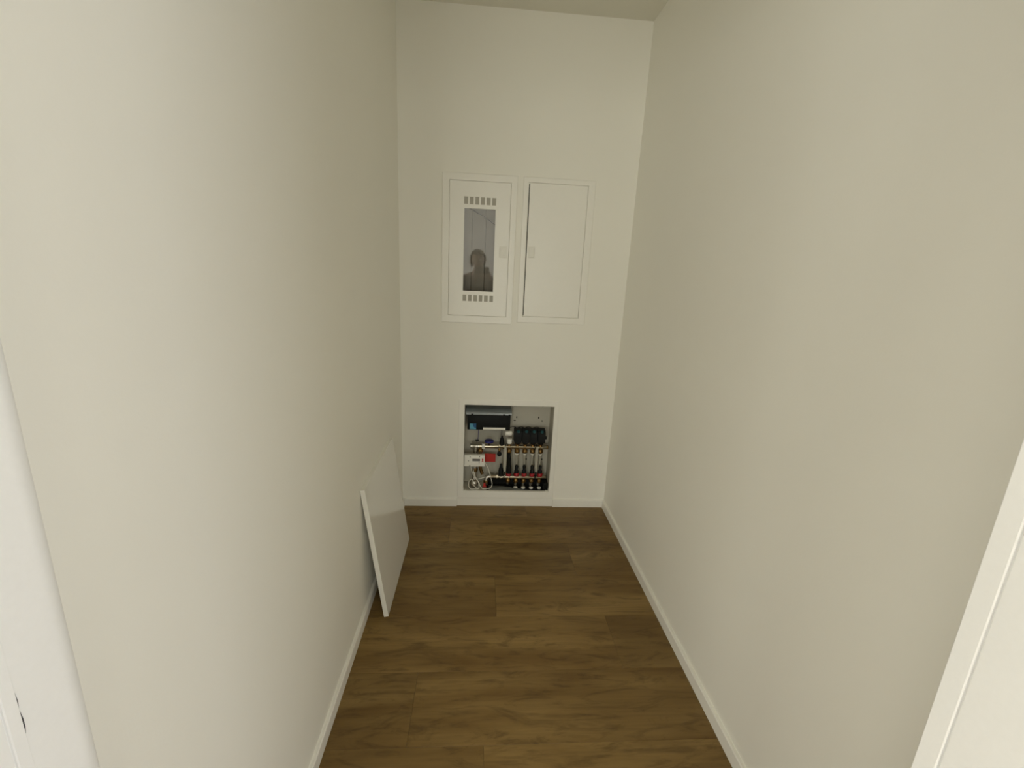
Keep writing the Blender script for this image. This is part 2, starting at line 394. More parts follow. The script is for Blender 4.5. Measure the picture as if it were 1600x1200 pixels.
for a, b_, c_, d_ in slots:
    def louvre(bm, a=a, b_=b_, c_=c_, d_=d_):
        box(bm, a, b_, -0.0015, 0.0005, c_, d_)
        for q in range(5):
            z = c_ + (q+0.5)*(d_-c_)/5
            box(bm, a, b_, -0.0028, -0.0015, z-0.0012, z+0.0012)
    obj('vent_slot', B(louvre), 'grey_vent', ld)
def latch(bm, x0, x1, z0, z1, y):
    holed(bm, x0, x1, z0, z1, y-0.003, y, [(x0+0.003, x1-0.003, z0+0.003, z1-0.003)])
    box(bm, x0+0.0035, x1-0.0035, y-0.0022, y, z0+0.0035, z1-0.0035, bev=0.001)
    box(bm, x0+0.008, x1-0.008, y-0.0034, y-0.002, z0+0.012, z1-0.012, bev=0.0006)
lt = obj('latch', B(lambda bm: latch(bm, 0.523, 0.566, 1.463, 1.523, -0.0055)), 'latch', ld); lt['label'] = 'small pale grey latch'
for a, b_ in ((0.264, 0.3755), (0.3775, 0.448), (0.450, 0.5695)):
    obj('back_board', bx(a, b_, 0.100, 0.112, 1.158, 1.828, bev=0.0015), 'board', lc)  # joints between these boards stand in for lines mirrored in the pane
obj('cable', B(lambda bm: tube(bm, smooth_path([(0.345, 0.03, 1.715), (0.39, 0.035, 1.694), (0.45, 0.035, 1.662), (0.502, 0.03, 1.628), (0.53, 0.05, 1.60)], 6), 0.0026, 8)), 'grey_cable', lc)

# right: plain cupboard, door standing a little proud on its latch side
rc = thing('wall_cupboard', (0.825, 0, 1.125), 'plain white wall cupboard with its blank door slightly ajar', 'cupboard')
obj('frame', B(lambda bm: flange(bm, 0.6365, 1.0135, 1.125, 1.870, (0.6635, 0.9755, 1.1595, 1.8435), -0.009)), 'enamel', rc)
obj('cupboard_body', B(lambda bm: cupboard_body(bm, RH, 0.12)), 'black', rc)
rdoor = obj('door', bx(0.6705, 0.9735, -0.0055, 0.0025, 1.1615, 1.8415, bev=0.0008), 'enamel', rc)
rl = obj('latch', B(lambda bm: latch(bm, 0.678, 0.714, 1.469, 1.529, -0.0055)), 'latch', rdoor); rl['label'] = 'small white latch at the open edge'

# ------------------------------------------------------------------ manifold cabinet
mc = thing('manifold_cabinet', (0.6165, 0, 0), 'open white recessed cabinet low in the end wall, full of heating pipework', 'cabinet')
obj('frame', B(lambda bm: flange(bm, 0.324, 0.909, 0.053, 0.676, (0.360, 0.880, 0.0985, 0.6415), -0.005)), 'enamel', mc)
obj('plinth', bx(0.3245, 0.9085, -0.0035, 0.0, 0.0, 0.0525, bev=0.001), 'enamel', mc)
sl = [(0.4005, 0.4145, 0.596, 0.6005), (0.5715, 0.5855, 0.597, 0.602), (0.6565, 0.6695, 0.596, 0.601), (0.826, 0.840, 0.597, 0.602),
      (0.6720, 0.6785, 0.519, 0.5325), (0.6570, 0.6705, 0.5005, 0.507), (0.8090, 0.8155, 0.519, 0.5325), (0.8275, 0.8415, 0.502, 0.5085),
      (0.7445, 0.7525, 0.244, 0.254), (0.8450, 0.8530, 0.244, 0.254)]
obj('back_plate', B(lambda bm: holed(bm, 0.358, 0.882, 0.0925, 0.6425, DEPTH, DEPTH+0.0015, sl)), 'galv', mc)
obj('hole_darkener', bx(0.358, 0.882, DEPTH+0.006, DEPTH+0.012, 0.0925, 0.6425), 'rubber', mc)  # black sheet added behind the plate so its holes look dark
for x0, x1 in ((0.3575, 0.359), (0.881, 0.8825)):
    obj('side_panel', bx(x0, x1, 0.0125, DEPTH, 0.0925, 0.6425), 'galv', mc)
obj('top_panel', bx(0.359, 0.881, 0.0125, DEPTH, 0.6425, 0.644), 'galv', mc)
obj('bottom_panel', bx(0.359, 0.881, 0.0125, DEPTH, 0.0915, 0.0935), 'galv', mc)
obj('floor_mat', bx(0.500, 0.881, 0.0125, DEPTH, 0.0936, 0.0945), 'rubber', mc)['label'] = 'black foam mat'
for x0, x1 in ((0.3605, 0.378), (0.862, 0.8795)):
    obj('corner_bracket', B(lambda bm: (box(bm, x0, x1, 0.000, 0.016, 0.0986, 0.1005, bev=0.0004),
                                        box(bm, x0, x0+0.002 if x0 < .5 else x0+0.0175, 0.0, 0.016, 0.0986, 0.114) if x0 < .5 else
                                        box(bm, x1-0.002, x1, 0.0, 0.016, 0.0986, 0.114))), 'whitep', mc)

# --- wiring controller (black long box under a curved grey lid)
wc = thing('wiring_controller', (0.50, 0.09, 0.472), 'long black control box with a blue sticker at the top of the pipe cabinet', 'control box')
obj('housing', bx(0.3755, 0.630, 0.045, 0.135, 0.4725, 0.5715, bev=0.004, seg=2), 'black', wc, 30)
def lid(bm):
    prof = [(0.040, 0.568), (0.040, 0.578), (0.048, 0.590), (0.066, 0.599), (0.095, 0.604), (0.136, 0.605), (0.136, 0.572), (0.044, 0.568)]
    L_ = [bm.verts.new((0.3655, y, z)) for y, z in prof]; R_ = [bm.verts.new((0.6365, y, z)) for y, z in prof]
    n = len(prof)
    for k in range(n): bm.faces.new((L_[k], L_[(k+1) % n], R_[(k+1) % n], R_[k]))
    bm.faces.new(L_[::-1]); bm.faces.new(R_)
ldp = obj('lid', B(lid), 'lid', wc, 40); ldp['label'] = 'curved grey plastic lid'
for x in (0.397, 0.585, 0.617): obj('lid_clip', bx(x, x+0.012, 0.0385, 0.044, 0.560, 0.575, bev=0.001), 'black', wc)
q = obj('label_strip', bx(0.469, 0.6025, 0.0440, 0.0452, 0.4755, 0.4885), 'whitep', wc); q['label'] = 'narrow white label strip'
st = obj('sticker', bx(0.390, 0.428, 0.0442, 0.0452, 0.4765, 0.5125), 'cyan', wc); st['label'] = 'light and dark blue square sticker'
def swoosh(bm):
    y0, y1 = 0.0436, 0.0443
    pts = [(0.4275, 0.5120), (0.4275, 0.4830)] + [(0.4275 - 0.020*math.sin(t), 0.4830 + 0.029*(1-math.cos(t))) for t in [k/8*PI/2 for k in range(1, 9)]]
    A = [bm.verts.new((x, y0, z)) for x, z in pts]; C = [bm.verts.new((x, y1, z)) for x, z in pts]; n = len(pts)
    bm.faces.new(A); bm.faces.new(C[::-1])
    for k in range(n): bm.faces.new((A[k], C[k], C[(k+1) % n], A[(k+1) % n]))
obj('sticker_print', B(swoosh), 'blue', st)
tag(obj('instruction_sheet', bx(0.4425, 0.577, 0.122, 0.1235, 0.372, 0.4705), 'pex'), 'pale paper sheet standing behind the upper manifold under the black box', 'paper')
for x, z0, c_, lab in ((0.4405, 0.405, 'navy', 'thin blue wire hanging from the black control box near its left end'),
                       (0.5825, 0.400, 'black', 'thin black wire hanging from the right half of the black control box')):
    tag(obj('control_wire', B(lambda bm: tube(bm, smooth_path([(x, 0.08, 0.474), (x+0.001, 0.078, 0.44), (x, 0.075, z0), (x-0.006, 0.07, z0-0.02)], 5), 0.0018, 6)), c_), lab, 'wire')

# --- upper manifold with actuators
VX = [0.6315, 0.6805, 0.7285, 0.7755, 0.8235]           # valve positions
um = thing('supply_manifold', (0.65, 0.07, 0.36), 'upper nickel manifold bar carrying four black valve actuators', 'manifold')
obj('bar', B(lambda bm: lathe(bm, [(0.009, 0.437), (0.0125, 0.440), (0.0125, 0.860), (0.010, 0.864)], 'X', (0, 0.07, 0.360), 18)), 'nickel', um, 40)
obj('end_plug', B(lambda bm: lathe(bm, [(0.013, 0.858), (0.013, 0.868), (0.007, 0.872)], 'X', (0, 0.07, 0.360), sides_hex=True)), 'brass', um)
q = obj('white_nut', B(lambda bm: lathe(bm, [(0.0155, 0.466), (0.0175, 0.4675), (0.0175, 0.4815), (0.0155, 0.483)], 'X', (0, 0.07, 0.361), sides_hex=True)), 'whitep', um); q['label'] = 'white hexagonal nut'
for x in (0.573, 0.598): obj('clamp_nut', B(lambda bm: lathe(bm, [(0.014, x-0.007), (0.016, x-0.005), (0.016, x+0.005), (0.014, x+0.007)], 'X', (0, 0.07, 0.360), sides_hex=True)), 'nickel', um)
for i, x in enumerate(VX):
    obj('valve_neck', B(lambda bm: lathe(bm, [(0.012, 0.367), (0.010, 0.374), (0.0135, 0.379), (0.0135, 0.390)], 'Z', (x, 0.066, 0), 12)), 'brass', um, 35)
    obj('outlet_nut', B(lambda bm: lathe(bm, [(0.009, 0.352), (0.0145, 0.345), (0.0165, 0.338), (0.0155, 0.327), (0.010, 0.3225)], 'Z', (x, 0.062, 0), 14)), 'brass', um, 35)
    if i:
        q = obj('outlet_collar', B(lambda bm: lathe(bm, [(0.0085, 0.322), (0.0115, 0.320), (0.0115, 0.3145), (0.0085, 0.3125)], 'Z', (x, 0.060, 0), 14)), 'whitep', um, 35); q['label'] = 'white collar'
        def act(bm, x=x):
            # stepped actuator body: round foot, square head with sloped front top edge
            lathe(bm, [(0.0165, 0.385), (0.0175, 0.390), (0.0175, 0.402)], 'Z', (x, 0.064, 0), 16)
            w = 0.0225
            prof = [(0.036, 0.400), (0.034, 0.440), (0.040, 0.462), (0.052, 0.474), (0.098, 0.474), (0.100, 0.400)]
            A = [bm.verts.new((x-w, y, z)) for y, z in prof]; C = [bm.verts.new((x+w, y, z)) for y, z in prof]; n = len(prof)
            for k in range(n): bm.faces.new((A[k], A[(k+1) % n], C[(k+1) % n], C[k]))
            bm.faces.new(A[::-1]); bm.faces.new(C)
        a_ = obj('actuator', B(act), 'black', um, 30); a_['label'] = 'black valve actuator'
        def ind(bm, x=x): lathe(bm, [(0.010, -0.0005), (0.010, 0.002), (0.008, 0.003)], 'Z', (0, 0, 0), 14)
        b2 = B(ind); bmesh.ops.rotate(b2, verts=b2.verts[:], cent=(0, 0, 0), matrix=Matrix.Rotation(math.radians(42), 3, 'X'))
        bmesh.ops.translate(b2, verts=b2.verts[:], vec=(x+0.002, 0.0450, 0.4675)); obj('indicator', b2, 'teal', a_, 30)['label'] = 'dark teal indicator'
        obj('actuator_wire', B(lambda bm: tube(bm, smooth_path([(x-0.012, 0.09, 0.472), (x-0.016, 0.095, 0.478), (x-0.03, 0.105, 0.476), (x-0.045, 0.11, 0.47)], 5), 0.002, 6)), 'black', a_)
obj('cable_gland', bx(0.845, 0.857, 0.050, 0.075, 0.418, 0.434, bev=0.004, seg=2), 'black', um, 30)
q = obj('hand_cap', B(lambda bm: lathe(bm, [(0.012, 0.386), (0.0160, 0.390), (0.0165, 0.412), (0.014, 0.418), (0.008, 0.419)], 'Z', (0.6305, 0.055, 0), 18)), 'whitep', um, 40); q['label'] = 'white ribbed hand cap'
obj('air_vent', B(lambda bm: lathe(bm, [(0.011, 0.372), (0.015, 0.376), (0.014, 0.395), (0.011, 0.410), (0.006, 0.424), (0.004, 0.432)], 'Z', (0.586, 0.066, 0), 14)), 'black', um, 40)['label'] = 'black air vent'
obj('drain_cap', B(lambda bm: lathe(bm, [(0.010, 0.030), (0.0140, 0.032), (0.0140, 0.046), (0.011, 0.055)], 'Y', (0.572, 0.0, 0.324), 18)), 'black', um, 40)['label'] = 'round black drain cap'
obj('drain_neck', B(lambda bm: tube(bm, [(0.573, 0.066, 0.352), (0.573, 0.062, 0.335), (0.572, 0.052, 0.325)], 0.008, 10)), 'brass', um, 40)
# ball valve at the bar's inlet
obj('valve_body', B(lambda bm: (lathe(bm, [(0.011, 0.395), (0.0155, 0.398), (0.0155, 0.412), (0.0125, 0.418), (0.0125, 0.436), (0.0155, 0.439), (0.0155, 0.450)], 'X', (0.0, 0.07, 0.360), 14),
                                tube(bm, smooth_path([(0.430, 0.07, 0.362), (0.428, 0.07, 0.345), (0.428, 0.072, 0.322), (0.428, 0.075, 0.29)], 4), 0.012, 12))), 'steel', um, 40)
obj('union_nut', B(lambda bm: lathe(bm, [(0.014, 0.322), (0.0165, 0.326), (0.0165, 0.338), (0.014, 0.342)], 'Z', (0.4575, 0.068, 0), sides_hex=True)), 'brass', um)
obj('elbow', B(lambda bm: tube(bm, smooth_path([(0.457, 0.07, 0.360), (0.458, 0.07, 0.345), (0.457, 0.07, 0.325), (0.457, 0.072, 0.300)], 4), 0.0115, 12)), 'brass', um, 40)
q = obj('valve_lever', B(lambda bm: lathe(bm, [(0.008, -0.002), (0.026, -0.006), (0.0275, 0.0), (0.026, 0.006), (0.008, 0.008)], 'Z', (0.508, 0.042, 0.404), 18)), 'navy', um, 40)
q['label'] = 'dark blue valve handle'
obj('lever_stem', B(lambda bm: tube(bm, [(0.508, 0.045, 0.40), (0.508, 0.062, 0.37)], 0.006, 8)), 'brass', um, 40)
obj('side_lever', bx(0.424, 0.446, 0.055, 0.068, 0.398, 0.404, bev=0.0015), 'black', um)
tag(obj('spare_cap', B(lambda bm: lathe(bm, [(0.012, 0.6035), (0.0145, 0.606), (0.0145, 0.638), (0.012, 0.644), (0.007, 0.645)], 'X', (0, 0.055, 0.452), 18)), 'whitep', None, 40),
    'loose white valve cap lying sideways above the upper manifold', 'valve cap')

# --- lower manifold with red rings
LX = [0.635, 0.6835, 0.7315, 0.7810, 0.8305]
lm = thing('return_manifold', (0.69, 0.07, 0.16), 'lower nickel manifold bar with five red rings below black stems', 'manifold')
obj('bar', B(lambda bm: lathe(bm, [(0.009, 0.505), (0.0110, 0.508), (0.0110, 0.868), (0.009, 0.871)], 'X', (0, 0.07, 0.1595), 18)), 'nickel', lm, 40)
for x in (0.565, 0.590, 0.610): obj('clamp_nut', B(lambda bm: lathe(bm, [(0.0135, x-0.006), (0.0150, x-0.004), (0.0150, x+0.004), (0.0135, x+0.006)], 'X', (0, 0.07, 0.1595), sides_hex=True)), 'nickel', lm)
for i, x in enumerate(LX):
    q = obj('red_ring', B(lambda bm: lathe(bm, [(0.011, 0.171), (0.0155, 0.174), (0.0165, 0.188), (0.013, 0.193)], 'Z', (x, 0.061, 0), 16)), 'redm', lm, 40); q['label'] = 'dark red ring'
    if i: obj('flow_gauge', B(lambda bm: lathe(bm, [(0.0135, 0.191), (0.0135, 0.207), (0.0095, 0.214), (0.0095, 0.224), (0.0105, 0.228), (0.0105, 0.238), (0.007, 0.243)], 'Z', (x-0.001, 0.061, 0), 14)), 'black', lm, 40)['label'] = 'black flow gauge'
    obj('outlet_nut', B(lambda bm: lathe(bm, [(0.009, 0.154), (0.013, 0.149), (0.0155, 0.142), (0.0145, 0.132), (0.010, 0.128)], 'Z', (x-0.002, 0.063, 0), 14)), 'brass', lm, 40)
    obj('nut_tip', B(lambda bm: lathe(bm, [(0.004, 0.130), (0.0085, 0.127), (0.0085, 0.119), (0.006, 0.114)], 'Z', (x-0.003, 0.060, 0), 12)), 'steel', lm, 40)
obj('air_vent', B(lambda bm: lathe(bm, [(0.015, 0.174), (0.0155, 0.205), (0.012, 0.222), (0.0085, 0.232), (0.0075, 0.248), (0.004, 0.252)], 'Z', (0.587, 0.06, 0), 14)), 'black', lm, 40)['label'] = 'black air vent'
obj('elbow', B(lambda bm: tube(bm, smooth_path([(0.525, 0.07, 0.1595), (0.508, 0.07, 0.158), (0.499, 0.068, 0.147), (0.498, 0.066, 0.125), (0.498, 0.066, 0.1)], 5), 0.0125, 12)), 'steel', lm, 40)
obj('union_nut', B(lambda bm: lathe(bm, [(0.0145, 0.118), (0.017, 0.122), (0.017, 0.135), (0.0145, 0.139)], 'Z', (0.498, 0.066, 0), sides_hex=True)), 'brass', lm)
q = obj('valve_lever', B(lambda bm: (box(bm, 0.4765, 0.5000, 0.036, 0.046, 0.101, 0.112, bev=0.003, seg=2), box(bm, 0.482, 0.4945, 0.037, 0.047, 0.110, 0.131, bev=0.003, seg=2))), 'red', lm, 30); q['label'] = 'red valve handle'

# --- pipes, sleeves, brackets
NTH = ['leftmost', 'second from left', 'third from left', 'rightmost']
for i, x in enumerate(VX[1:]):
    tag(obj('heating_pipe', B(lambda bm: tube(bm, [(x, 0.060, 0.313), (x, 0.062, 0.29), (x+0.003, 0.0895, 0.22), (x+0.003, 0.0895, 0.16), (x+0.002, 0.0895, 0.11), (x+0.002, 0.0895, 0.0952)], 0.007, 10)), 'pex', None, 40),
        'pale plastic pipe under the %s black actuator' % NTH[i], 'pipe', 'pale pipes between the two manifolds')
    tag(obj('pipe_collar', B(lambda bm: lathe(bm, [(0.0085, 0.0946), (0.0125, 0.0955), (0.0125, 0.1025), (0.0090, 0.1045)], 'Z', (LX[i+1]-0.003, 0.048, 0), 16)), 'whitep', None, 40),
        'white collar on the cabinet bottom, %s of the four' % NTH[i], 'pipe collar', 'white collars at the bottom of the pipe cabinet')
tag(obj('black_pipe', B(lambda bm: tube(bm, [(0.6310, 0.056, 0.3235), (0.6315, 0.052, 0.30), (0.6335, 0.052, 0.25), (0.635, 0.056, 0.215), (0.635, 0.060, 0.193)], [0.011, 0.0115, 0.0135, 0.0165, 0.0165], 12)), 'rubber', None, 40),
    'black sleeved pipe joining the two manifolds beside the first bracket', 'pipe')
tag(obj('insulation_block', bx(0.515, 0.8800, 0.0985, 0.1085, 0.0947, 0.1475, bev=0.004), 'rubber'), 'black foam strip at the bottom of the pipe cabinet behind the lower manifold', 'insulation')
tag(obj('insulation_block', bx(0.8500, 0.8800, 0.030, 0.086, 0.0947, 0.138, bev=0.004), 'rubber'), 'black foam piece in the bottom right corner of the pipe cabinet', 'insulation')
for x, lab in ((0.6075, 'pale plastic bracket holding both manifolds left of the red rings'), (0.8005, 'pale plastic bracket holding both manifolds between the last two red rings')):
    b = thing('manifold_bracket', (x, 0.05, 0.16), lab, 'bracket')
    def rail(bm, x=x):
        w = 0.009
        prof = [(x-w*0.6, 0.372), (x+w*0.6, 0.372), (x+w, 0.340), (x+w, 0.235), (x+w*0.55, 0.205), (x-w*0.2, 0.205), (x-w*0.8, 0.235), (x-w, 0.340)]
        A = [bm.verts.new((px, 0.045, pz)) for px, pz in prof]; C = [bm.verts.new((px+0.001, 0.051, pz)) for px, pz in prof]; n = len(prof)
        bm.faces.new(A); bm.faces.new(C[::-1])
        for k in range(n): bm.faces.new((A[k], C[k], C[(k+1) % n], A[(k+1) % n]))
    obj('rail', B(rail), 'pex', b)
    for z, r in ((0.360, 0.0135), (0.1595, 0.012)):
        obj('clamp', B(lambda bm: lathe(bm, [(r+0.001, x-0.003), (r+0.003, x-0.002), (r+0.003, x+0.002), (r+0.001, x+0.003)], 'X', (0, 0.07, z), 18)), 'black', b, 40)
    obj('clamp_strap', bx(x-0.0025, x+0.0025, 0.046, 0.052, 0.160, 0.206), 'black', b)

# --- heat meter with cable
hm = thing('heat_meter', (0.424, 0.03, 0.246), 'white heat meter with a small grey display at the left of the pipe cabinet', 'meter')
obj('housing', bx(0.3615, 0.4855, 0.020, 0.052, 0.2475, 0.3195, bev=0.003, seg=2), 'whitep', hm, 30)
obj('display', bx(0.411, 0.457, 0.0193, 0.0205, 0.2825, 0.2975), 'lcd', hm)['label'] = 'dark grey display'
def mark(bm):
    lathe(bm, [(0.0052, 0.0190), (0.0052, 0.0203)], 'Y', (0.472, 0, 0.2935), 14)
    box(bm, 0.4665, 0.4775, 0.0191, 0.0203, 0.281, 0.2855); box(bm, 0.470, 0.4755, 0.0191, 0.0203, 0.284, 0.300)
obj('red_mark', B(mark), 'red', hm)['label'] = 'small red printed mark'
for x, z in ((0.397, 0.310), (0.387, 0.2845), (0.396, 0.2530), (0.454, 0.312), (0.4515, 0.273)):
    obj('screw', B(lambda bm: lathe(bm, [(0.0032, 0.0190), (0.0032, 0.0205)], 'Y', (x, 0, z), 10)), 'lcd', hm)
for k, (x0, x1, z) in enumerate(((0.366, 0.378, 0.301), (0.366, 0.376, 0.276), (0.366, 0.378, 0.270), (0.411, 0.445, 0.262))):
    obj('printed_line', bx(x0, x1, 0.0195, 0.0203, z, z+0.0022), 'latch', hm)
cb_ = [(0.478, 0.034, 0.272), (0.487, 0.030, 0.268), (0.506, 0.022, 0.238), (0.521, 0.018, 0.190), (0.532, 0.018, 0.150), (0.533, 0.018, 0.125), (0.520, 0.020, 0.106),
       (0.498, 0.020, 0.1005), (0.474, 0.020, 0.104), (0.462, 0.022, 0.122), (0.452, 0.022, 0.146), (0.432, 0.022, 0.172), (0.418, 0.022, 0.196), (0.406, 0.026, 0.225), (0.404, 0.030, 0.249)]
cb_ = [(x, max(y, 0.018), max(z, 0.104)) for x, y, z in cb_]
tag(obj('meter_cable', B(lambda bm: tube(bm, smooth_path(cb_, 6), 0.0023, 8)), 'cable', None, 60), 'white cable looping wide to the right below the heat meter', 'cable')
cb2 = [(0.417, 0.030, 0.249), (0.418, 0.017, 0.225), (0.428, 0.014, 0.190), (0.446, 0.013, 0.158), (0.455, 0.012, 0.130), (0.452, 0.012, 0.105), (0.430, 0.014, 0.0985), (0.405, 0.014, 0.102),
       (0.392, 0.014, 0.122), (0.394, 0.014, 0.150), (0.410, 0.014, 0.166), (0.418, 0.015, 0.150), (0.422, 0.015, 0.128), (0.440, 0.015, 0.108), (0.458, 0.015, 0.100)]
cb2 = [(x, y+0.003, max(z, 0.1025)) for x, y, z in cb2]
tag(obj('meter_cable', B(lambda bm: tube(bm, smooth_path(cb2, 6), 0.0023, 8)), 'cable', None, 60), 'white cable coiled tightly in the lower left corner of the pipe cabinet', 'cable')
tag(obj('sensor_wire', B(lambda bm: tube(bm, smooth_path([(0.425, 0.030, 0.157), (0.455, 0.026, 0.166), (0.490, 0.026, 0.176), (0.515, 0.030, 0.184), (0.522, 0.045, 0.182)], 6), 0.0020, 8)), 'cable', None, 60), 'thin white wire slanting up between the two cable loops', 'wire')
fs = thing('flow_sensor', (0.425, 0.055, 0.095), 'round metal flow sensor inside the coiled white cable', 'flow sensor')
obj('bulb', B(lambda bm: lathe(bm, [(0.008, 0.030), (0.020, 0.034), (0.026, 0.044), (0.026, 0.066), (0.018, 0.078)], 'Y', (0.424, 0, 0.1225), 20)), 'steel', fs, 50)
obj('neck', B(lambda bm: tube(bm, [(0.424, 0.06, 0.145), (0.427, 0.066, 0.18), (0.428, 0.072, 0.25)], [0.013, 0.0125, 0.0125], 12)), 'steel', fs, 40)
obj('union_nut', B(lambda bm: lathe(bm, [(0.0145, 0.196), (0.0175, 0.200), (0.0175, 0.214), (0.0145, 0.218)], 'Z', (0.428, 0.067, 0), sides_hex=True)), 'brass', fs)
obj('side_pipe', B(lambda bm: tube(bm, smooth_path([(0.458, 0.072, 0.30), (0.458, 0.075, 0.24), (0.461, 0.075, 0.215), (0.468, 0.075, 0.19), (0.474, 0.074, 0.175)], 5), 0.0105, 12)), 'brass', fs, 40)
tag(obj('red_tag', bx(0.4835, 0.5515, 0.083, 0.0855, 0.2505, 0.3055, bev=0.001), 'red'), 'bright red square tag next to the white heat meter', 'tag')
def sheet(bm):
    nx, ny = 14, 5; V = []
    for j in range(ny):
        row = []
        for i in range(nx):
            u = i/(nx-1); v = j/(ny-1)
            x = 0.515 + 0.250*u; y = 0.014 + (0.062 - 0.058*u**1.4)*v + 0.001
            z = 0.0952 + 0.010*math.sin(v*PI)*(1-u)*1.0 + 0.002*math.sin(9*u+4*v)*v + 0.003*v
            row.append(bm.verts.new((x, y, max(z, 0.0949))))
        V.append(row)
    for j in range(ny-1):
        for i in range(nx-1): bm.faces.new((V[j][i], V[j][i+1], V[j+1][i+1], V[j+1][i]))
    bmesh.ops.solidify(bm, geom=bm.faces[:], thickness=0.0004)
tag(obj('plastic_sheet', B(sheet), 'film', None, 60), 'crumpled grey plastic sheet along the bottom of the pipe cabinet', 'plastic sheet')

# ------------------------------------------------------------------ loose cabinet panel leaning on the left wall
PLn, PHt, PT = 0.550, 0.572, 0.019
lean = math.asin(0.077/PHt)
pp = thing('cabinet_panel', (0.0945, -0.910, 0.0005), 'glossy white square panel leaning against the side wall', 'panel')
def panel_bm():
    bm = bmesh.new(); box(bm, -PT, 0, 0, PLn, 0, PHt, bev=0.0015, seg=2)
    bmesh.ops.rotate(bm, verts=bm.verts[:], cent=(0, 0, 0), matrix=Matrix.Rotation(-lean, 3, 'Y')); return bm
pb = panel_bm()
dz = -min(v.co.z for v in pb.verts); bmesh.ops.translate(pb, verts=pb.verts[:], vec=(0.0945, -0.910, dz+0.0003))
obj('panel_board', pb, 'gloss', pp)

# ------------------------------------------------------------------ person taking the photo (seen mirrored in the cupboard pane)
def skinned(name, verts, edges, radii, root, mat, parent, sub=2):
    me = bpy.data.meshes.new(name); me.from_pydata([Vector(v) for v in verts], edges, [])
    o = bpy.data.objects.new(name, me); COL.objects.link(o)
    md = o.modifiers.new('Skin', 'SKIN'); md.use_smooth_shade = True
    sv = me.skin_vertices[0].data if me.skin_vertices else None
    if sv is None:
        bpy.context.view_layer.objects.active = o
        raise RuntimeError('no skin data')
    for i, r in enumerate(radii):
        sv[i].radius = (r, r) if not isinstance(r, tuple) else r
        sv[i].use_root = (i == root)
    ss = o.modifiers.new('Sub', 'SUBSURF'); ss.levels = sub; ss.render_levels = sub
    dg = bpy.context.evaluated_depsgraph_get(); ev = o.evaluated_get(dg)
    new = bpy.data.meshes.new_from_object(ev); o.modifiers.clear(); o.data = new
    new.materials.clear(); new.materials.append(M[mat])
    o.parent = parent; o.matrix_parent_inverse = Matrix.Translation(-Vector(parent.location))
    return o
PXc, PYc = 0.385, -2.93
ps = thing('person', (PXc, PYc, 0), 'person in a dark brown jacket photographing, mirrored in the cupboard pane', 'person')
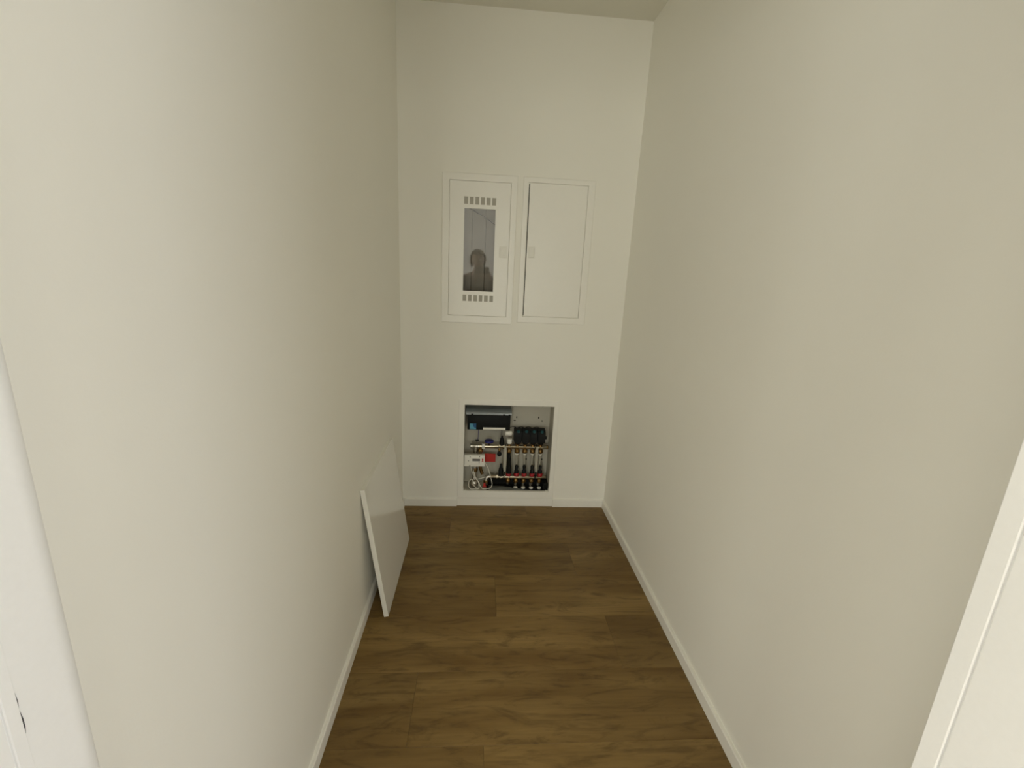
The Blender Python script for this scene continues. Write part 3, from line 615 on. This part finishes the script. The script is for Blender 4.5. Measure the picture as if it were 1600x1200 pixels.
def build_person():
    X, Y = PXc, PYc
    V = [(X, Y, 0.90), (X, Y+.01, 1.02), (X, Y+.01, 1.16), (X, Y, 1.27), (X, Y+.01, 1.36), (X, Y+.02, 1.43)]
    E = [(0, 1), (1, 2), (2, 3), (3, 4), (4, 5)]; R = [.135, .125, .13, .12, .055, .05]
    hands = []
    for s, hx in ((-1, CAM.x-0.075), (1, CAM.x+0.075)):
        b = len(V)
        V += [(X+s*.10, Y, 1.285), (X+s*.18, Y+.005, 1.26), (X+s*.22, Y+.06, 1.05), (hx+s*.03, Y+.28, 1.22), (hx, Y+.355, 1.345), (hx-s*.012, Y+.375, 1.385)]
        R += [.085, .062, .048, .038, .030, .026]; E += [(3, b), (b, b+1), (b+1, b+2), (b+2, b+3), (b+3, b+4), (b+4, b+5)]
        hands.append((b+5, s, V[b+5]))
        b = len(V)
        V += [(X+s*.09, Y, 0.84), (X+s*.10, Y+.02, 0.47), (X+s*.105, Y-.01, 0.10), (X+s*.11, Y-.02, 0.04), (X+s*.125, Y+.15, 0.035)]
        R += [.09, .062, .045, .042, .035]; E += [(0, b), (b, b+1), (b+1, b+2), (b+2, b+3), (b+3, b+4)]
    body = skinned('body', V, E, R, 0, 'skin', ps)
    # fingers as separate chains curling round the phone's edges
    for hi, s, p in hands:
        for f in range(4):
            z = p[2] + 0.030 - f*0.018; ln = (0.95, 1.0, 0.97, 0.8)[f]
            fv = [(p[0], p[1], z-0.012), (p[0]-s*.004, p[1]+.024*ln, z), (p[0]-s*.016*ln, p[1]+.036*ln, z+.003), (p[0]-s*.034*ln, p[1]+.0385*ln, z+.002)]
            skinned('finger', fv, [(0, 1), (1, 2), (2, 3)], [.0095, .0085, .0078, .0065], 0, 'skin', ps, 1)
        tv = [(p[0]-s*.006, p[1]-.012, p[2]-.022), (p[0]-s*.022, p[1]-.004, p[2]-.006), (p[0]-s*.034, p[1]+.004, p[2]+.014)]
        skinned('thumb', tv, [(0, 1), (1, 2)], [.0115, .0098, .0080], 0, 'skin', ps, 1)
    # head
    bm = bmesh.new(); bmesh.ops.create_uvsphere(bm, u_segments=32, v_segments=24, radius=1.0)
    for v in bm.verts:
        x, y, z = v.co
        taper = 1.0 - 0.28*max(0, -z)**1.3
        nx = x*0.074*taper; ny = y*0.093*(1-0.12*max(0, -z)); nz = z*0.112
        if y > 0:
            nose = math.exp(-((x/0.16)**2) - ((z+0.18)/0.20)**2); ny += 0.020*nose
            for sx in (-0.36, 0.36):
                ny -= 0.007*math.exp(-(((x-sx)/0.16)**2) - ((z-0.08)/0.12)**2)
            ny += 0.005*math.exp(-((x/0.25)**2) - ((z+0.52)/0.08)**2)
            ny += 0.006*math.exp(-((x/0.3)**2) - ((z+0.85)/0.15)**2)
        v.co = (X+nx, Y+0.035+ny, 1.497+nz)
    hd = obj('head', bm, 'skin', ps, 80)
    for s in (-1, 1):
        def eye(bm):
            bmesh.ops.create_uvsphere(bm, u_segments=12, v_segments=8, radius=0.011)
            for v in bm.verts: v.co += Vector((X+s*.028, Y+.035+.076, 1.505))
        obj('eye', B(eye), 'whitep', hd, 80)
        def iris(bm):
            bmesh.ops.create_uvsphere(bm, u_segments=10, v_segments=6, radius=0.005)
            for v in bm.verts: v.co += Vector((X+s*.028, Y+.035+.0835, 1.505))
        obj('iris', B(iris), 'hair', hd, 80)
        def ear(bm):
            bmesh.ops.create_uvsphere(bm, u_segments=12, v_segments=8, radius=1)
            for v in bm.verts: v.co = Vector((X+s*.074+v.co.x*.008, Y+.03+v.co.y*.018, 1.495+v.co.z*.030))
        obj('ear', B(ear), 'skin', hd, 80)
    obj('mouth', B(lambda bm: tube(bm, smooth_path([(X-.022, Y+.115, 1.441), (X-.008, Y+.1265, 1.443), (X+.008, Y+.1265, 1.443), (X+.022, Y+.115, 1.441)], 4), 0.0035, 8)), 'redm', hd, 80)
    bm = bmesh.new(); bmesh.ops.create_uvsphere(bm, u_segments=32, v_segments=24, radius=1.0)
    rm = [v for v in bm.verts if (v.co.y > 0.25 and v.co.z < 0.42) or v.co.z < -0.75]
    bmesh.ops.delete(bm, geom=rm, context='VERTS')
    for v in bm.verts:
        x, y, z = v.co; w = 1+0.03*math.sin(14*x+9*z)
        v.co = (X+x*0.098*w, Y+0.022+y*0.108*w, 1.508+z*0.116)
    bmesh.ops.solidify(bm, geom=bm.faces[:], thickness=0.012)
    obj('hair', bm, 'hair', ps, 80)
    # clothing
    JV = [(X, Y, 0.84), (X, Y+.01, 1.02), (X, Y+.01, 1.16), (X, Y, 1.27), (X, Y+.01, 1.345)]
    JE = [(0, 1), (1, 2), (2, 3), (3, 4)]; JR = [.158, .145, .15, .135, .075]
    for s, hx in ((-1, CAM.x-0.075), (1, CAM.x+0.075)):
        b = len(JV)
        JV += [(X+s*.10, Y, 1.285), (X+s*.18, Y+.005, 1.26), (X+s*.22, Y+.06, 1.05), (hx+s*.03, Y+.28, 1.22), (hx+s*.008, Y+.335, 1.305)]
        JR += [.10, .078, .064, .052, .044]; JE += [(3, b), (b, b+1), (b+1, b+2), (b+2, b+3), (b+3, b+4)]
    skinned('jacket', JV, JE, JR, 0, 'coat', ps)
    TV = [(X, Y, 0.93), (X, Y, 0.87)]; TE = [(0, 1)]; TR = [.145, .15]
    for s in (-1, 1):
        b = len(TV); TV += [(X+s*.09, Y, 0.78), (X+s*.10, Y+.02, 0.47), (X+s*.105, Y-.01, 0.09)]
        TR += [.105, .078, .064]; TE += [(1, b), (b, b+1), (b+1, b+2)]
    skinned('trousers', TV, TE, TR, 0, 'jeans', ps)
    for s in (-1, 1):
        def shoe(bm):
            bmesh.ops.create_uvsphere(bm, u_segments=18, v_segments=12, radius=1)
            for v in bm.verts:
                v.co = Vector((X+s*.115+v.co.x*.052, Y+.06+v.co.y*.14, max(0.0, 0.045+v.co.z*(.055 if v.co.y < 0 else .042))))
        obj('shoe', B(shoe), 'black', ps, 60)
build_person()
ph = thing('smartphone', (CAM.x, -2.512, 1.305), 'dark phone held up by the mirrored person', 'phone')
obj('case', bx(CAM.x-0.076, CAM.x+0.076, -2.520, -2.511, 1.352, 1.428, bev=0.003, seg=2), 'black', ph, 30)
obj('screen', bx(CAM.x-0.072, CAM.x+0.072, -2.5207, -2.5198, 1.356, 1.424), 'lcd', ph)
